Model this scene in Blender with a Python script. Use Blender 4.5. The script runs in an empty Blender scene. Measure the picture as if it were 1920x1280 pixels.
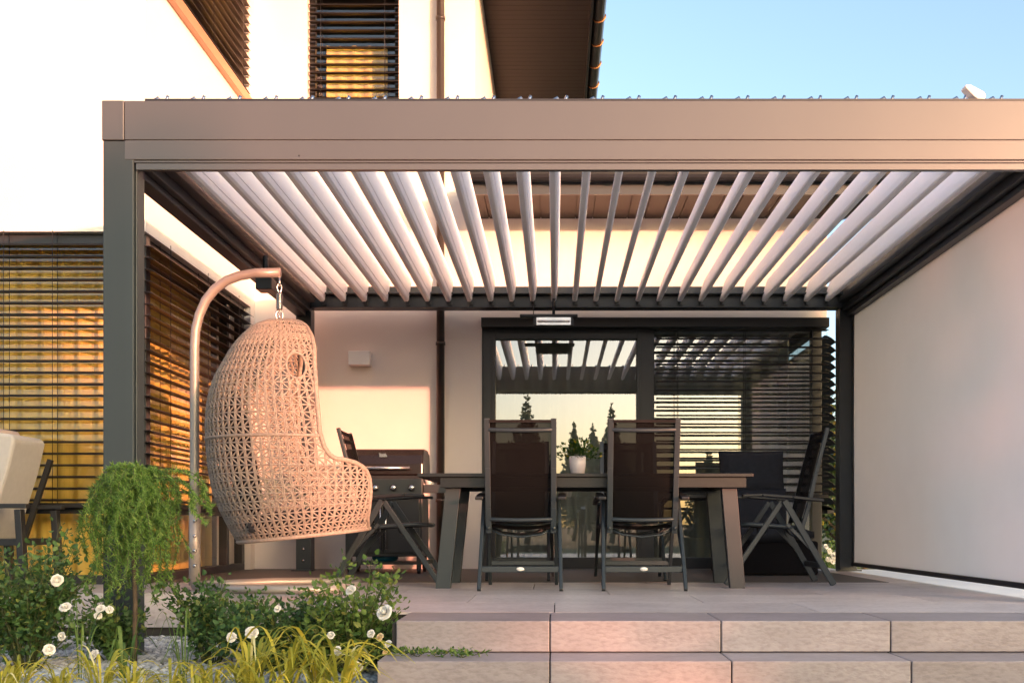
import bpy, math, random
from mathutils import Vector, Matrix, noise
R = math.radians
random.seed(7)
sc = bpy.context.scene
COL = sc.collection
F = 2000.0
EYE = 0.39
def PX(px, Y): return (px - 1040.0) * Y / F
def PZ(py, Y): return (985.0 - py) * Y / F + EYE

# ------------------------------------------------------------------ helpers
class MB:
    def __init__(s): s.v = []; s.f = []; s.sm = []
    def add(s, vs, fs, smooth=False):
        n = len(s.v); s.v += [tuple(p) for p in vs]
        for f in fs: s.f.append(tuple(i + n for i in f)); s.sm.append(smooth)
        return s
    def box(s, x0, x1, y0, y1, z0, z1):
        return s.add([(x0,y0,z0),(x1,y0,z0),(x1,y1,z0),(x0,y1,z0),(x0,y0,z1),(x1,y0,z1),(x1,y1,z1),(x0,y1,z1)],
              [(0,3,2,1),(4,5,6,7),(0,1,5,4),(1,2,6,5),(2,3,7,6),(3,0,4,7)])
    def bar(s, a, b, w, h, up=(0,0,1)):
        a = Vector(a); b = Vector(b); d = (b-a).normalized(); u = Vector(up)
        if abs(d.dot(u)) > .98: u = Vector((0,1,0))
        r = d.cross(u).normalized(); u = r.cross(d).normalized()
        vs = []
        for p in (a, b):
            for i, j in ((-1,-1),(1,-1),(1,1),(-1,1)): vs.append(p + r*w/2*i + u*h/2*j)
        return s.add(vs, [(0,1,2,3),(7,6,5,4),(0,4,5,1),(1,5,6,2),(2,6,7,3),(3,7,4,0)])
    def tube(s, pts, r, n=10, closed=False, caps=True, smooth=True):
        pts = [Vector(p) for p in pts]; m = len(pts); rs = r if isinstance(r, (list,tuple)) else [r]*m
        vs = []; pu = None
        for k, p in enumerate(pts):
            if closed: d = (pts[(k+1)%m]-pts[k-1])
            else: d = pts[min(k+1,m-1)]-pts[max(k-1,0)]
            if d.length < 1e-9: d = Vector((0,0,1))
            d.normalize()
            if pu is None:
                u = Vector((0,0,1)) if abs(d.z) < .9 else Vector((1,0,0))
            else: u = pu
            u = (u - d*u.dot(d)).normalized(); pu = u; w = d.cross(u)
            for i in range(n):
                t = 2*math.pi*i/n; vs.append(p + (u*math.cos(t)+w*math.sin(t))*rs[k])
        fs = []
        K = m if closed else m-1
        for k in range(K):
            a = k*n; b = ((k+1)%m)*n
            for i in range(n): j = (i+1)%n; fs.append((a+i,a+j,b+j,b+i))
        if caps and not closed: fs.append(tuple(range(n-1,-1,-1))); fs.append(tuple((m-1)*n+i for i in range(n)))
        return s.add(vs, fs, smooth)
    def lathe(s, prof, c=(0,0,0), n=24, axis='z', smooth=True):
        vs = []; fs = []; m = len(prof)
        for (r, h) in prof:
            for i in range(n):
                t = 2*math.pi*i/n; a = r*math.cos(t); b = r*math.sin(t)
                p = (a,b,h) if axis=='z' else ((a,h,b) if axis=='y' else (h,a,b))
                vs.append((p[0]+c[0],p[1]+c[1],p[2]+c[2]))
        for k in range(m-1):
            for i in range(n): j=(i+1)%n; fs.append((k*n+i,k*n+j,(k+1)*n+j,(k+1)*n+i))
        fs.append(tuple(range(n-1,-1,-1))); fs.append(tuple((m-1)*n+i for i in range(n)))
        return s.add(vs, fs, smooth)
    def prism(s, poly, axis, a, b):
        n = len(poly)
        def P(p, t):
            if axis=='x': return (t,p[0],p[1])
            if axis=='y': return (p[0],t,p[1])
            return (p[0],p[1],t)
        vs = [P(p,a) for p in poly]+[P(p,b) for p in poly]
        fs = [tuple(range(n)), tuple(range(2*n-1,n-1,-1))]
        for i in range(n): j=(i+1)%n; fs.append((j,i,n+i,n+j))
        return s.add(vs, fs)
    def xform(s, M): s.v = [tuple(M @ Vector(p)) for p in s.v]; return s
    def build(s, name, m, parent=None, bevel=0, fix=True, loc=None):
        me = bpy.data.meshes.new(name); me.from_pydata(s.v, [], s.f)
        me.polygons.foreach_set('use_smooth', s.sm)
        me.materials.append(m)
        if fix and len(s.f) < 30000:
            import bmesh
            bm = bmesh.new(); bm.from_mesh(me); bmesh.ops.recalc_face_normals(bm, faces=bm.faces); bm.to_mesh(me); bm.free()
        me.update()
        o = bpy.data.objects.new(name, me); COL.objects.link(o)
        if parent: o.parent = parent
        if loc: o.location = loc
        if bevel:
            b = o.modifiers.new('bevel','BEVEL'); b.width = bevel; b.segments = 2; b.limit_method='ANGLE'; b.angle_limit=R(35)
        return o
def tag(o, label=None, cat=None, group=None, kind=None):
    if label: o['label'] = label
    if cat: o['category'] = cat
    if group: o['group'] = group
    if kind: o['kind'] = kind
    return o
def empty(name, loc=(0,0,0), rz=0):
    o = bpy.data.objects.new(name, None); COL.objects.link(o); o.location = loc; o.rotation_euler = (0,0,rz)
    o.empty_display_size = .1
    return o
KIDS = {}
def children(o): return [c for c in COL.objects if c.parent == o]
def copy_tree(o, parent=None):
    c = o.copy(); COL.objects.link(c); c.parent = parent
    for ch in children(o): copy_tree(ch, c)
    return c
def lerp_tab(tab, z):
    if z <= tab[0][0]: return tab[0][1]
    for (a,va),(b,vb) in zip(tab, tab[1:]):
        if z <= b:
            t = (z-a)/(b-a) if b>a else 1
            return va+(vb-va)*t
    return tab[-1][1]

# ------------------------------------------------------------------ materials
def mat(name, col, rough=.5, metal=0, var=.0, scale=8, bump=0, bscale=60, col2=None, spec=.5, stretch=(1,1,1), detail=4, coord='Object'):
    m = bpy.data.materials.new(name); m.use_nodes = True; nt = m.node_tree; N = nt.nodes; L = nt.links
    p = N['Principled BSDF']; p.inputs['Roughness'].default_value = rough; p.inputs['Metallic'].default_value = metal
    p.inputs['Specular IOR Level'].default_value = spec
    p.inputs['Base Color'].default_value = (*col,1)
    tc = N.new('ShaderNodeTexCoord'); mp = N.new('ShaderNodeMapping'); mp.inputs['Scale'].default_value = stretch
    L.new(tc.outputs[coord], mp.inputs['Vector'])
    if var or col2:
        n = N.new('ShaderNodeTexNoise'); n.inputs['Scale'].default_value = scale; n.inputs['Detail'].default_value = detail
        L.new(mp.outputs['Vector'], n.inputs['Vector'])
        r = N.new('ShaderNodeValToRGB')
        a = col; b = col2 if col2 else tuple(c*(1-var) for c in col)
        r.color_ramp.elements[0].position=.32; r.color_ramp.elements[1].position=.68
        r.color_ramp.elements[0].color=(*b,1); r.color_ramp.elements[1].color=(*a,1)
        L.new(n.outputs['Fac'], r.inputs['Fac']); L.new(r.outputs['Color'], p.inputs['Base Color'])
    if bump:
        n2 = N.new('ShaderNodeTexNoise'); n2.inputs['Scale'].default_value = bscale; n2.inputs['Detail'].default_value = 5
        L.new(mp.outputs['Vector'], n2.inputs['Vector'])
        b = N.new('ShaderNodeBump'); b.inputs['Strength'].default_value = bump; b.inputs['Distance'].default_value=.01
        L.new(n2.outputs['Fac'], b.inputs['Height']); L.new(b.outputs['Normal'], p.inputs['Normal'])
    return m
def leafmat(name, c1, c2, c3=None, trans=.35, rough=.5):
    m = bpy.data.materials.new(name); m.use_nodes=True; nt=m.node_tree; N=nt.nodes; L=nt.links
    p=N['Principled BSDF']; p.inputs['Roughness'].default_value=rough; p.inputs['Specular IOR Level'].default_value=.35
    g=N.new('ShaderNodeNewGeometry'); r=N.new('ShaderNodeValToRGB')
    e=r.color_ramp.elements; e[0].color=(*c1,1); e[1].color=(*c2,1)
    if c3:
        k=e.new(.86); k.color=(*c2,1); e[-1].color=(*c3,1)
    L.new(g.outputs['Random Per Island'], r.inputs['Fac']); L.new(r.outputs['Color'], p.inputs['Base Color'])
    t=N.new('ShaderNodeBsdfTranslucent'); L.new(r.outputs['Color'], t.inputs['Color'])
    mx=N.new('ShaderNodeMixShader'); mx.inputs['Fac'].default_value=trans
    L.new(p.outputs[0],mx.inputs[1]); L.new(t.outputs[0],mx.inputs[2]); L.new(mx.outputs[0],N['Material Output'].inputs['Surface'])
    return m
def glassmat(name, tint=(.86,.88,.85), f0=.26):
    m = bpy.data.materials.new(name); m.use_nodes=True; nt=m.node_tree; N=nt.nodes; L=nt.links
    N.remove(N['Principled BSDF'])
    t=N.new('ShaderNodeBsdfTransparent'); t.inputs['Color'].default_value=(*tint,1)
    g=N.new('ShaderNodeBsdfGlossy'); g.inputs['Roughness'].default_value=.004; g.inputs['Color'].default_value=(1,1,1,1)
    lw=N.new('ShaderNodeLayerWeight'); lw.inputs['Blend'].default_value=.5
    pw=N.new('ShaderNodeMath'); pw.operation='POWER'; pw.inputs[1].default_value=4; L.new(lw.outputs['Facing'],pw.inputs[0])
    f=N.new('ShaderNodeMath'); f.operation='MULTIPLY_ADD'; f.inputs[1].default_value=1-f0; f.inputs[2].default_value=f0; L.new(pw.outputs[0],f.inputs[0])
    mx=N.new('ShaderNodeMixShader'); L.new(f.outputs[0],mx.inputs[0]); L.new(t.outputs[0],mx.inputs[1]); L.new(g.outputs[0],mx.inputs[2])
    L.new(mx.outputs[0],N['Material Output'].inputs['Surface'])
    return m
def clothmat(name, col, transl=.5, transp=0.0, rough=.9, bscale=400, var=.05):
    m = mat(name, col, rough, var=var, scale=5, bump=.15, bscale=bscale, spec=.1)
    nt=m.node_tree; N=nt.nodes; L=nt.links; p=N['Principled BSDF']; out=N['Material Output']
    t=N.new('ShaderNodeBsdfTranslucent'); t.inputs['Color'].default_value=(*col,1)
    mx=N.new('ShaderNodeMixShader'); mx.inputs['Fac'].default_value=transl
    L.new(p.outputs[0],mx.inputs[1]); L.new(t.outputs[0],mx.inputs[2]); last=mx
    if transp:
        tr=N.new('ShaderNodeBsdfTransparent'); m2=N.new('ShaderNodeMixShader'); m2.inputs['Fac'].default_value=transp
        L.new(mx.outputs[0],m2.inputs[1]); L.new(tr.outputs[0],m2.inputs[2]); last=m2
    L.new(last.outputs[0],out.inputs['Surface'])
    return m
M = {}
M['render'] = mat('cream_render', (.74,.67,.625), .9, var=.05, scale=1.3, bump=.25, bscale=180, spec=.2)
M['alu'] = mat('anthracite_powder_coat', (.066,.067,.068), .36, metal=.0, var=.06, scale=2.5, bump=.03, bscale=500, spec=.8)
M['alu_post_shaded'] = mat('powder_coat_post_shaded', (.040,.050,.056), .45, var=.06, scale=2.5, bump=.03, bscale=500, spec=.45)  # beam coat darkened for the front posts, their shade put into the colour
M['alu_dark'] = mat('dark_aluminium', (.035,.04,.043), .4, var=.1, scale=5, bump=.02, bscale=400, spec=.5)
M['louvre'] = mat('white_louvre_coat', (.92,.93,.95), .5, var=.02, scale=4, bump=.12, bscale=900, spec=.4)
M['frame'] = mat('window_frame', (.022,.023,.026), .4, spec=.5)
M['slat'] = mat('blind_slat', (.014,.011,.010), .4, spec=.5)
M['glass'] = glassmat('window_glass'); M['glass2'] = glassmat('clear_window_glass',(.9,.9,.86),.09)
M['ochre'] = clothmat('ochre_curtain', (.98,.74,.20), .35)
M['sheer'] = clothmat('grey_sheer_curtain', (.42,.43,.38), .3)
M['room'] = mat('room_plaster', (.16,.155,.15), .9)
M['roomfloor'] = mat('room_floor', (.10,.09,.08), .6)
M['screen'] = clothmat('white_screen_fabric', (.93,.93,.95), .09, var=.02)
M['soffit'] = mat('brown_soffit', (.016,.011,.009), .55, var=.2, scale=3, stretch=(1,6,1))
M['gutter'] = mat('gutter_metal', (.03,.032,.036), .3, metal=.3)
M['brass'] = mat('gutter_bracket', (.25,.14,.06), .35, metal=.7)
M['roof'] = mat('roof_tile', (.04,.04,.045), .6, var=.2)
M['pipe'] = mat('downpipe_metal', (.045,.04,.038), .35, metal=.2)
M['chairmetal'] = mat('chair_metal', (.018,.028,.036), .45, var=.1, scale=10, spec=.6)
M['mesh'] = clothmat('dark_mesh_fabric', (.006,.0055,.006), .12, .07)
M['meshseat'] = clothmat('dark_seat_fabric', (.018,.016,.017), .1)
M['table'] = mat('dark_table', (.006,.006,.007), .36, var=.2, scale=4, stretch=(1,5,1), spec=.5)
M['tableleg'] = mat('table_leg', (.026,.036,.042), .5)
M['wicker'] = mat('wicker', (.335,.28,.235), .65, var=.3, scale=60, bump=.3, bscale=300, spec=.3)
M['post'] = mat('stand_tube', (.33,.30,.28), .4, metal=.3, var=.08, scale=6)
M['steel'] = mat('steel', (.6,.6,.6), .25, metal=1)
M['cushion'] = mat('charcoal_cushion', (.035,.036,.042), .95, var=.15, scale=30, bump=.3, bscale=300, spec=.1)
M['beige'] = mat('beige_cushion', (.50,.48,.46), .95, var=.06, scale=30, bump=.3, bscale=500, spec=.1)
M['pinkpillow'] = mat('pale_pillow', (.58,.47,.42), .95, var=.06, scale=30, bump=.3, bscale=500, spec=.1)
M['black'] = mat('black_coat', (.015,.015,.017), .4)
M['lid'] = mat('grill_lid', (.015,.012,.012), .25, var=.1)
M['white'] = mat('white_plastic', (.78,.77,.75), .4)
M['ceramic'] = mat('white_ceramic', (.8,.76,.74), .3, spec=.6)
M['blue'] = mat('blue_plastic', (.01,.12,.22), .4)
M['bark'] = mat('bark', (.12,.085,.055), .9, var=.4, scale=30, bump=.6, bscale=60)
M['stem'] = mat('green_stem', (.10,.12,.04), .7, var=.4, scale=20)
M['rose'] = mat('white_petal', (.80,.77,.70), .6, var=.06, scale=60)
M['rosecream'] = mat('cream_petal', (.80,.62,.36), .6, var=.1, scale=60)
M['leaf'] = leafmat('rose_leaf', (.035,.085,.028), (.12,.22,.06), (.28,.30,.07))
M['leaf2'] = leafmat('young_rose_leaf', (.06,.13,.03), (.2,.29,.06), (.34,.30,.07))
M['larch'] = leafmat('larch_needle', (.06,.14,.03), (.22,.37,.07), (.36,.42,.11))
M['hakone'] = leafmat('variegated_grass', (.30,.32,.04), (.75,.62,.08), (.8,.76,.4))
M['tree'] = leafmat('shrub_leaf', (.02,.045,.012), (.07,.12,.03), (.35,.25,.03))
M['conifer'] = leafmat('conifer_needle', (.06,.085,.05), (.12,.16,.09))
M['hedge'] = leafmat('hedge_leaf', (.02,.045,.012), (.06,.1,.03), trans=.15)
M['potplant'] = leafmat('pot_plant_leaf', (.015,.05,.012), (.06,.12,.02), (.4,.3,.03))
M['pebble'] = leafmat('pebble', (.22,.24,.25), (.52,.55,.56), (.7,.7,.68), trans=0, rough=.8)
M['soil'] = mat('gravel_soil', (.20,.21,.21), .95, var=.5, scale=60, bump=.8, bscale=150)
M['lawn'] = mat('lawn', (.055,.085,.03), .95, var=.4, scale=1.5, bump=.6, bscale=60)
M['path'] = mat('pale_paving', (.62,.63,.64), .8, var=.06, scale=3)
M['heater'] = mat('heater_reflector', (.75,.75,.76), .2, metal=.6)

# stone slabs (marks: streaks and stains of the stone itself)
def stonemat(name, base, dark, st=(1,1.3,1.6)):
    m = bpy.data.materials.new(name); m.use_nodes=True; nt=m.node_tree; N=nt.nodes; L=nt.links
    p=N['Principled BSDF']; p.inputs['Roughness'].default_value=.4; p.inputs['Specular IOR Level'].default_value=.6
    tc=N.new('ShaderNodeTexCoord'); gi=N.new('ShaderNodeNewGeometry')
    mp=N.new('ShaderNodeMapping'); mp.inputs['Scale'].default_value=st; L.new(tc.outputs['Object'],mp.inputs['Vector'])
    ad=N.new('ShaderNodeVectorMath'); ad.operation='ADD'; L.new(mp.outputs[0],ad.inputs[0])
    sc_=N.new('ShaderNodeMath'); sc_.operation='MULTIPLY'; sc_.inputs[1].default_value=37; L.new(gi.outputs['Random Per Island'],sc_.inputs[0]); L.new(sc_.outputs[0],ad.inputs[1])
    n=N.new('ShaderNodeTexNoise'); n.inputs['Scale'].default_value=3.2; n.inputs['Detail'].default_value=9; n.inputs['Roughness'].default_value=.62; L.new(ad.outputs[0],n.inputs['Vector'])
    r=N.new('ShaderNodeValToRGB'); e=r.color_ramp.elements; e[0].position=.33; e[0].color=(*dark,1); e[1].position=.62; e[1].color=(*base,1)
    L.new(n.outputs['Fac'],r.inputs['Fac'])
    n2=N.new('ShaderNodeTexNoise'); n2.inputs['Scale'].default_value=34; n2.inputs['Detail'].default_value=6; L.new(ad.outputs[0],n2.inputs['Vector'])
    r2=N.new('ShaderNodeValToRGB'); e=r2.color_ramp.elements; e[0].position=.36; e[0].color=(.80,.78,.77,1); e[1].position=.55; e[1].color=(1,1,1,1); L.new(n2.outputs['Fac'],r2.inputs['Fac'])
    mx=N.new('ShaderNodeMix'); mx.data_type='RGBA'; mx.blend_type='MULTIPLY'; mx.inputs['Factor'].default_value=.8
    L.new(r.outputs['Color'],mx.inputs['A']); L.new(r2.outputs['Color'],mx.inputs['B'])
    hv=N.new('ShaderNodeMapRange'); hv.inputs['To Min'].default_value=.86; hv.inputs['To Max'].default_value=1.1; L.new(gi.outputs['Random Per Island'],hv.inputs['Value'])
    mm=N.new('ShaderNodeMix'); mm.data_type='RGBA'; mm.blend_type='MULTIPLY'; mm.inputs['Factor'].default_value=1; L.new(mx.outputs['Result'],mm.inputs['A']); L.new(hv.outputs[0],mm.inputs['B'])
    L.new(mm.outputs['Result'],p.inputs['Base Color'])
    b=N.new('ShaderNodeBump'); b.inputs['Strength'].default_value=.35; b.inputs['Distance'].default_value=.005; L.new(n2.outputs['Fac'],b.inputs['Height']); L.new(b.outputs['Normal'],p.inputs['Normal'])
    return m
M['stone'] = stonemat('terrace_stone', (.58,.53,.525), (.47,.425,.42)); M['stepstone_darkened'] = stonemat('step_stone_darkened', (.37,.325,.335), (.30,.262,.268), (1,1.6,2.2))  # step copy of the stone, darker to paint in dimmer light on the risers
M['joint'] = mat('joint', (.05,.045,.04), .95)

# ------------------------------------------------------------------ ground
G0 = -.26
g = MB(); g.add([(-400,-400,G0-.03),(400,-400,G0-.03),(400,400,G0-.03),(-400,400,G0-.03)],[(0,1,2,3)])
tag(g.build('ground', M['lawn'], fix=False), kind='structure')
g = MB(); g.box(-8,-.60,3.4,6.9,G0-.028,G0)
tag(g.build('gravel_bed', M['soil']), kind='structure')
g = MB(); g.box(2.64,9,-2,12,G0-.026,-.10)
tag(g.build('path', M['path']), kind='structure')

# terrace floor: slabs as separate islands on a dark joint bed
g = MB(); g.box(-1.19,2.53,4.83,9.9,-.25,-.012); g.box(-8,-1.19,6.22,7.3,-.25,-.012); g.box(-8,-1.19,7.3,9.9,-.25,-.013); g.box(-.67,2.60,4.40,4.83,-.25,-.014)
tag(g.build('terrace_bed', M['joint']), kind='structure')
g = MB(); gap=.0025
y = 4.815; row=0
while y < 9.9:
    y1 = min(y+.6, 9.9); x = -1.2 - 1.2*((row*.37)%1)
    while x < 2.54:
        x0 = max(x,-1.2); x1=min(x+1.2,2.54)
        if x1-x0>.02: g.box(x0+gap,x1-gap,y+gap,y1-gap,-.011,0)
        x += 1.2
    y = y1; row+=1
x=-8
while x<-1.2:
    x1=min(x+.85,-1.2); g.box(x+gap,x1-gap,6.2,6.8-gap,-.20,0); g.box(x+gap,x1-gap,6.8+gap,9.9,-.011,0.0); x=x1
tag(g.build('terrace', M['stone']), kind='structure')
# front edge slabs and steps (joint x positions follow the photo)
def stairs(xs, y0, y1, z0, z1):
    b = MB()
    for a, c in zip(xs, xs[1:]): b.box(a+gap, c-gap, y0, y1, z0, z1)
    return b
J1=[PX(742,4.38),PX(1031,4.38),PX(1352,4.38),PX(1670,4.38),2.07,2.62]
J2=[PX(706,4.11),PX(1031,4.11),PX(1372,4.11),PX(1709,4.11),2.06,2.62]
tag(stairs(J1,4.38,4.815-gap,-.127,0.0).build('terrace_edge', M['stepstone_darkened'], bevel=.004), kind='structure')
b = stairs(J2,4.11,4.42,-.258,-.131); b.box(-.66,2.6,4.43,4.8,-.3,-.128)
tag(b.build('step', M['stepstone_darkened'], bevel=.004), kind='structure')
b = stairs([-1.0,-.35,.35,1.05,1.75,2.62],3.80,4.13,-.39,-.262)
# ------------------------------------------------------------------ house
YW = 9.6; XW = -2.7; YC = 7.04
H = empty('house', (0, YW, 0))
tag(H, 'cream rendered two storey house with dark windows, blinds and eaves behind the pergola', 'house')
Hinv = Matrix.Translation((0,-YW,0))
def hb(mb, name, m, parent=H, **k):
    if parent is H: mb.xform(Hinv)
    else: mb.xform(Hinv)
    return mb.build(name, m, parent, **k)
DX0, DX1, DZ = PX(903,YW), 2.43, PZ(598,YW)
LZ = 3.15
w = MB()
# ground floor front wall left of the door, wall over the openings
w.box(XW, DX0, YW, YW+.3, 0, DZ)
w.box(XW, 2.45, YW, YW+.3, DZ, LZ+.2)
# tall front wall with window opening
wx0, wx1, wz0, wz1 = PX(576,YW), PX(748,YW), 4.18, 5.35
TX = -.715
w.box(XW, wx0, YW, YW+.3, LZ+.2, 5.6); w.box(wx1, TX, YW, YW+.3, LZ+.2, 5.6)
w.box(wx0, wx1, YW, YW+.3, LZ+.2, wz0); w.box(wx0, wx1, YW, YW+.3, wz1, 5.6)
# tall right side wall
w.box(TX-.3, TX, YW+.3, 17, LZ+.2, 5.6)
# wing: side wall and front wall above the ground floor glazing
FZ = PZ(434,YC)
uy0, uy1, uz0, uz1 = 7.25, 9.42, 4.13, 5.4
w.box(XW-.3, XW, YC, uy0, FZ, 5.6); w.box(XW-.3, XW, uy1, YW, FZ, 5.6)
w.box(XW-.3, XW, uy0, uy1, FZ, uz0); w.box(XW-.3, XW, uy0, uy1, uz1, 5.6)
w.box(-8, XW-.3, YC, YC+.3, FZ, 5.6)
w.box(XW-.3, XW, 9.47, YW, 0, FZ)
hb(w,'wall',M['render'])
# interior shell
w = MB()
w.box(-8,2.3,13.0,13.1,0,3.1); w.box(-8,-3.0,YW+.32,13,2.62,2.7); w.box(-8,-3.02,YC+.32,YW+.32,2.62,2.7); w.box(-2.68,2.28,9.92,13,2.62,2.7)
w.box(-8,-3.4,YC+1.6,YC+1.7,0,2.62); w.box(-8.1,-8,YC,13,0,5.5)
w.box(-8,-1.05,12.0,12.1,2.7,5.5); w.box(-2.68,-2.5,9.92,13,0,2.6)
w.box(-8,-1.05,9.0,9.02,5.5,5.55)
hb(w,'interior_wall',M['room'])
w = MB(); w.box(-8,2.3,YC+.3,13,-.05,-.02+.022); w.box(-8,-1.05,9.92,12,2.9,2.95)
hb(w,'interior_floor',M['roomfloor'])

# eaves of the tall block
w = MB()
y=8.7
while y<17:
    w.box(TX,.36,y,y+.095,5.60,5.62); y+=.1
w.box(-9,TX,8.95,9.6,5.601,5.62); w.box(TX-.0,.36,8.6,17,5.612,5.66)
hb(w,'soffit',M['soffit'])
w = MB(); w.box(.36,.385,8.7,17,5.52,5.72); hb(w,'fascia',M['gutter'])
w = MB(); 
sec=[(math.cos(t)*.065,math.sin(t)*.065) for t in [math.pi+math.pi*i/8 for i in range(9)]]
w.prism([(.452+a,5.62+b) for a,b in sec]+[(.452+.058,5.62),(.452+a*.85,5.62+b*.85) if False else (.452,5.60),(.452-.058,5.62)],'y',8.7,17)
gt=hb(w,'gutter',M['gutter'])
y=9.3
while y<17:
    w=MB(); w.tube([(.452+math.cos(t)*.071,y,5.62+math.sin(t)*.071) for t in [math.pi*.95+math.pi*1.1*i/8 for i in range(9)]],.008,6); y+=.55
    hb(w,'gutter_bracket',M['brass'],gt)
w=MB(); w.prism([(-9,5.72),(.42,5.72),(-4.3,7.7)],'y',8.7,17); hb(w,'roof',M['roof'])
# low roof over the terrace door
w=MB(); x=-.74
while x<3.2:
    w.box(x,x+.147,8.86,YW,LZ,LZ+.02); x+=.155
w.box(-.74,3.2,8.87,YW,LZ+.014,LZ+.05)
hb(w,'soffit',M['soffit'])
w=MB(); w.box(-.76,3.22,8.83,8.86,LZ-.02,LZ+.12); hb(w,'fascia',M['alu_dark'])
w=MB(); w.prism([(8.76+a,LZ+.13+b) for a,b in sec]+[(8.82,LZ+.13),(8.70,LZ+.13)],'x',-.78,3.24)
for i in range(8): w.tube([(-.5+i*.5,8.76+math.cos(t)*.07,LZ+.13+math.sin(t)*.07) for t in [math.pi+math.pi*k/8 for k in range(9)]],.006,6)
hb(w,'gutter',M['gutter'])
w=MB(); w.prism([(8.72,LZ+.14),(13.2,LZ+.95),(13.2,LZ+.89),(8.86,LZ+.11)],'x',-.77,3.24); hb(w,'roof',M['roof'])
# downpipe
w=MB(); px_=PX(826,9.53); w.tube([(px_,9.53,.02),(px_,9.53,5.45),(px_+.0,9.40,5.6)],.036,16)
for z in (.6,2.0,3.6,4.9): w.tube([(px_,9.53,z),(px_,9.53,z+.03)],.043,16)
hb(w,'downpipe',M['pipe'])
# side wall of the low block beyond the corner window
w=MB(); w.box(2.15,2.45,12.0,13.1,0,LZ); w.box(2.15,2.45,YW+.3,12.0,DZ,LZ); hb(w,'wall',M['render'])

# blinds
def slat_x(mb, x0, x1, y, z, w=.078, tilt=-8):
    n=4; pts=[]
    for i in range(n+1):
        t=i/n-.5; a=R(tilt); yy=t*w; zz=.012*(1-4*t*t)-.005
        pts.append((y+yy*math.cos(a)-zz*math.sin(a), z+yy*math.sin(a)+zz*math.cos(a)))
    mb.prism(pts+[(p[0],p[1]-.0035) for p in reversed(pts)],'x',x0,x1)
def slat_y(mb, y0, y1, x, z, w=.078, tilt=8):
    n=4; pts=[]
    for i in range(n+1):
        t=i/n-.5; a=R(tilt); xx=t*w; zz=.012*(1-4*t*t)-.005
        pts.append((x+xx*math.cos(a)-zz*math.sin(a), z+xx*math.sin(a)+zz*math.cos(a)))
    mb.prism(pts+[(p[0],p[1]-.0035) for p in reversed(pts)],'y',y0,y1)
def blind(parent, axis, a0, a1, off, zb, zt, tilt=8, cords=(), w=.078, jig=0):
    b=MB(); z=zb+.03; k=0
    while z<zt:
        dx=0
        (slat_x if axis=='x' else slat_y)(b,a0,a1,off,z,w,tilt+random.uniform(-1.5,1.5)); z+=.0765; k+=1
    if axis=='x': b.box(a0,a1,off-.03,off+.03,zb-.02,zb+.01)
    else: b.box(off-.03,off+.03,a0,a1,zb-.02,zb+.01)
    hb(b,'blind_slats',M['slat'],parent,fix=True)
    for q in cords:
        for d in (-.037,.037):
            c=MB()
            if axis=='x': c.tube([(q,off+d,zb),(q,off+d,zt+.05)],.0022,5)
            else: c.tube([(off+d,q,zb),(off+d,q,zt+.05)],.0022,5)
            hb(c,'blind_cord',M['black'],parent)
def pane_x(parent, x0,x1,y,z0,z1,gm='glass'):
    b=MB(); b.add([(x0,y,z0),(x1,y,z0),(x1,y,z1),(x0,y,z1)],[(0,1,2,3)]); hb(b,'pane',M[gm],parent,fix=False)
def pane_y(parent, y0,y1,x,z0,z1,gm='glass'):
    b=MB(); b.add([(x,y0,z0),(x,y1,z0),(x,y1,z1),(x,y0,z1)],[(0,1,2,3)]); hb(b,'pane',M[gm],parent,fix=False)

# sliding door (left leaf) and corner window
f=MB(); fy0,fy1=YW+.06,YW+.16
a0,a1=PX(928,YW),PX(1195,YW); b0=PX(1228,YW)
zt=PZ(633,YW); zb_=PZ(1045,YW)
f.box(DX0,a0,fy0,fy1,0,DZ); f.box(a1,b0,fy0,fy1,0,DZ); f.box(a0,a1,fy0,fy1,zt,DZ); f.box(a0,a1,fy0,fy1,0,zb_)
f.box(a0-.03,a0,fy0-.02,fy0,zb_,zt); f.box(a1,a1+.03,fy0-.02,fy0,zb_,zt)
door=hb(f,'sliding_door',M['frame'],bevel=.003)
pane_x(door,a0-.005,a1+.005,YW+.11,zb_-.005,zt+.005)
f=MB(); f.box(a1+.035,a1+.055,fy0-.06,fy0-.045,.85,1.1); f.box(a1+.04,a1+.05,fy0-.045,fy0,.87,.89); f.box(a1+.04,a1+.05,fy0-.045,fy0,1.06,1.08)
hb(f,'handle',M['steel'],door)
f=MB(); f.box(b0+.001,DX1-.10,fy0,fy1,DZ-.10,DZ-.002); f.box(b0+.001,DX1-.10,fy0,fy1,0,.10); f.box(DX1-.10,DX1-.01,fy0,fy1,0,DZ-.002)
f.box(b0+.001,DX1-.1,fy0+.01,fy1-.01,.62,.68)
f.box(DX1-.10,DX1-.01,fy1,12.0,DZ-.10,DZ-.002); f.box(DX1-.10,DX1-.01,fy1,12.0,0,.10); f.box(DX1-.1,DX1-.01,11.9,12,.1,DZ-.1)
win=hb(f,'window',M['frame'],bevel=.003)
pane_x(win,b0,DX1-.1,YW+.11,.68,DZ-.095); pane_x(win,b0,DX1-.1,YW+.112,.095,.62)
pane_y(win,fy1,11.9,DX1-.055,.095,DZ-.095)
blind(win,'x',b0+.01,DX1+.02,YW-.03,.66,DZ-.10,5,(b0+.2,b0+.80,b0+1.4))
blind(win,'y',YW+.02,11.9,DX1+.06,.52,DZ-.12,-32,(9.9,11),w=.12)
f=MB(); f.box(a0-.12+.002,DX1+.02,YW-.09,YW+.055,DZ-.085,DZ-.003); hb(f,'blind_box',M['black'],win)

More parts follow.
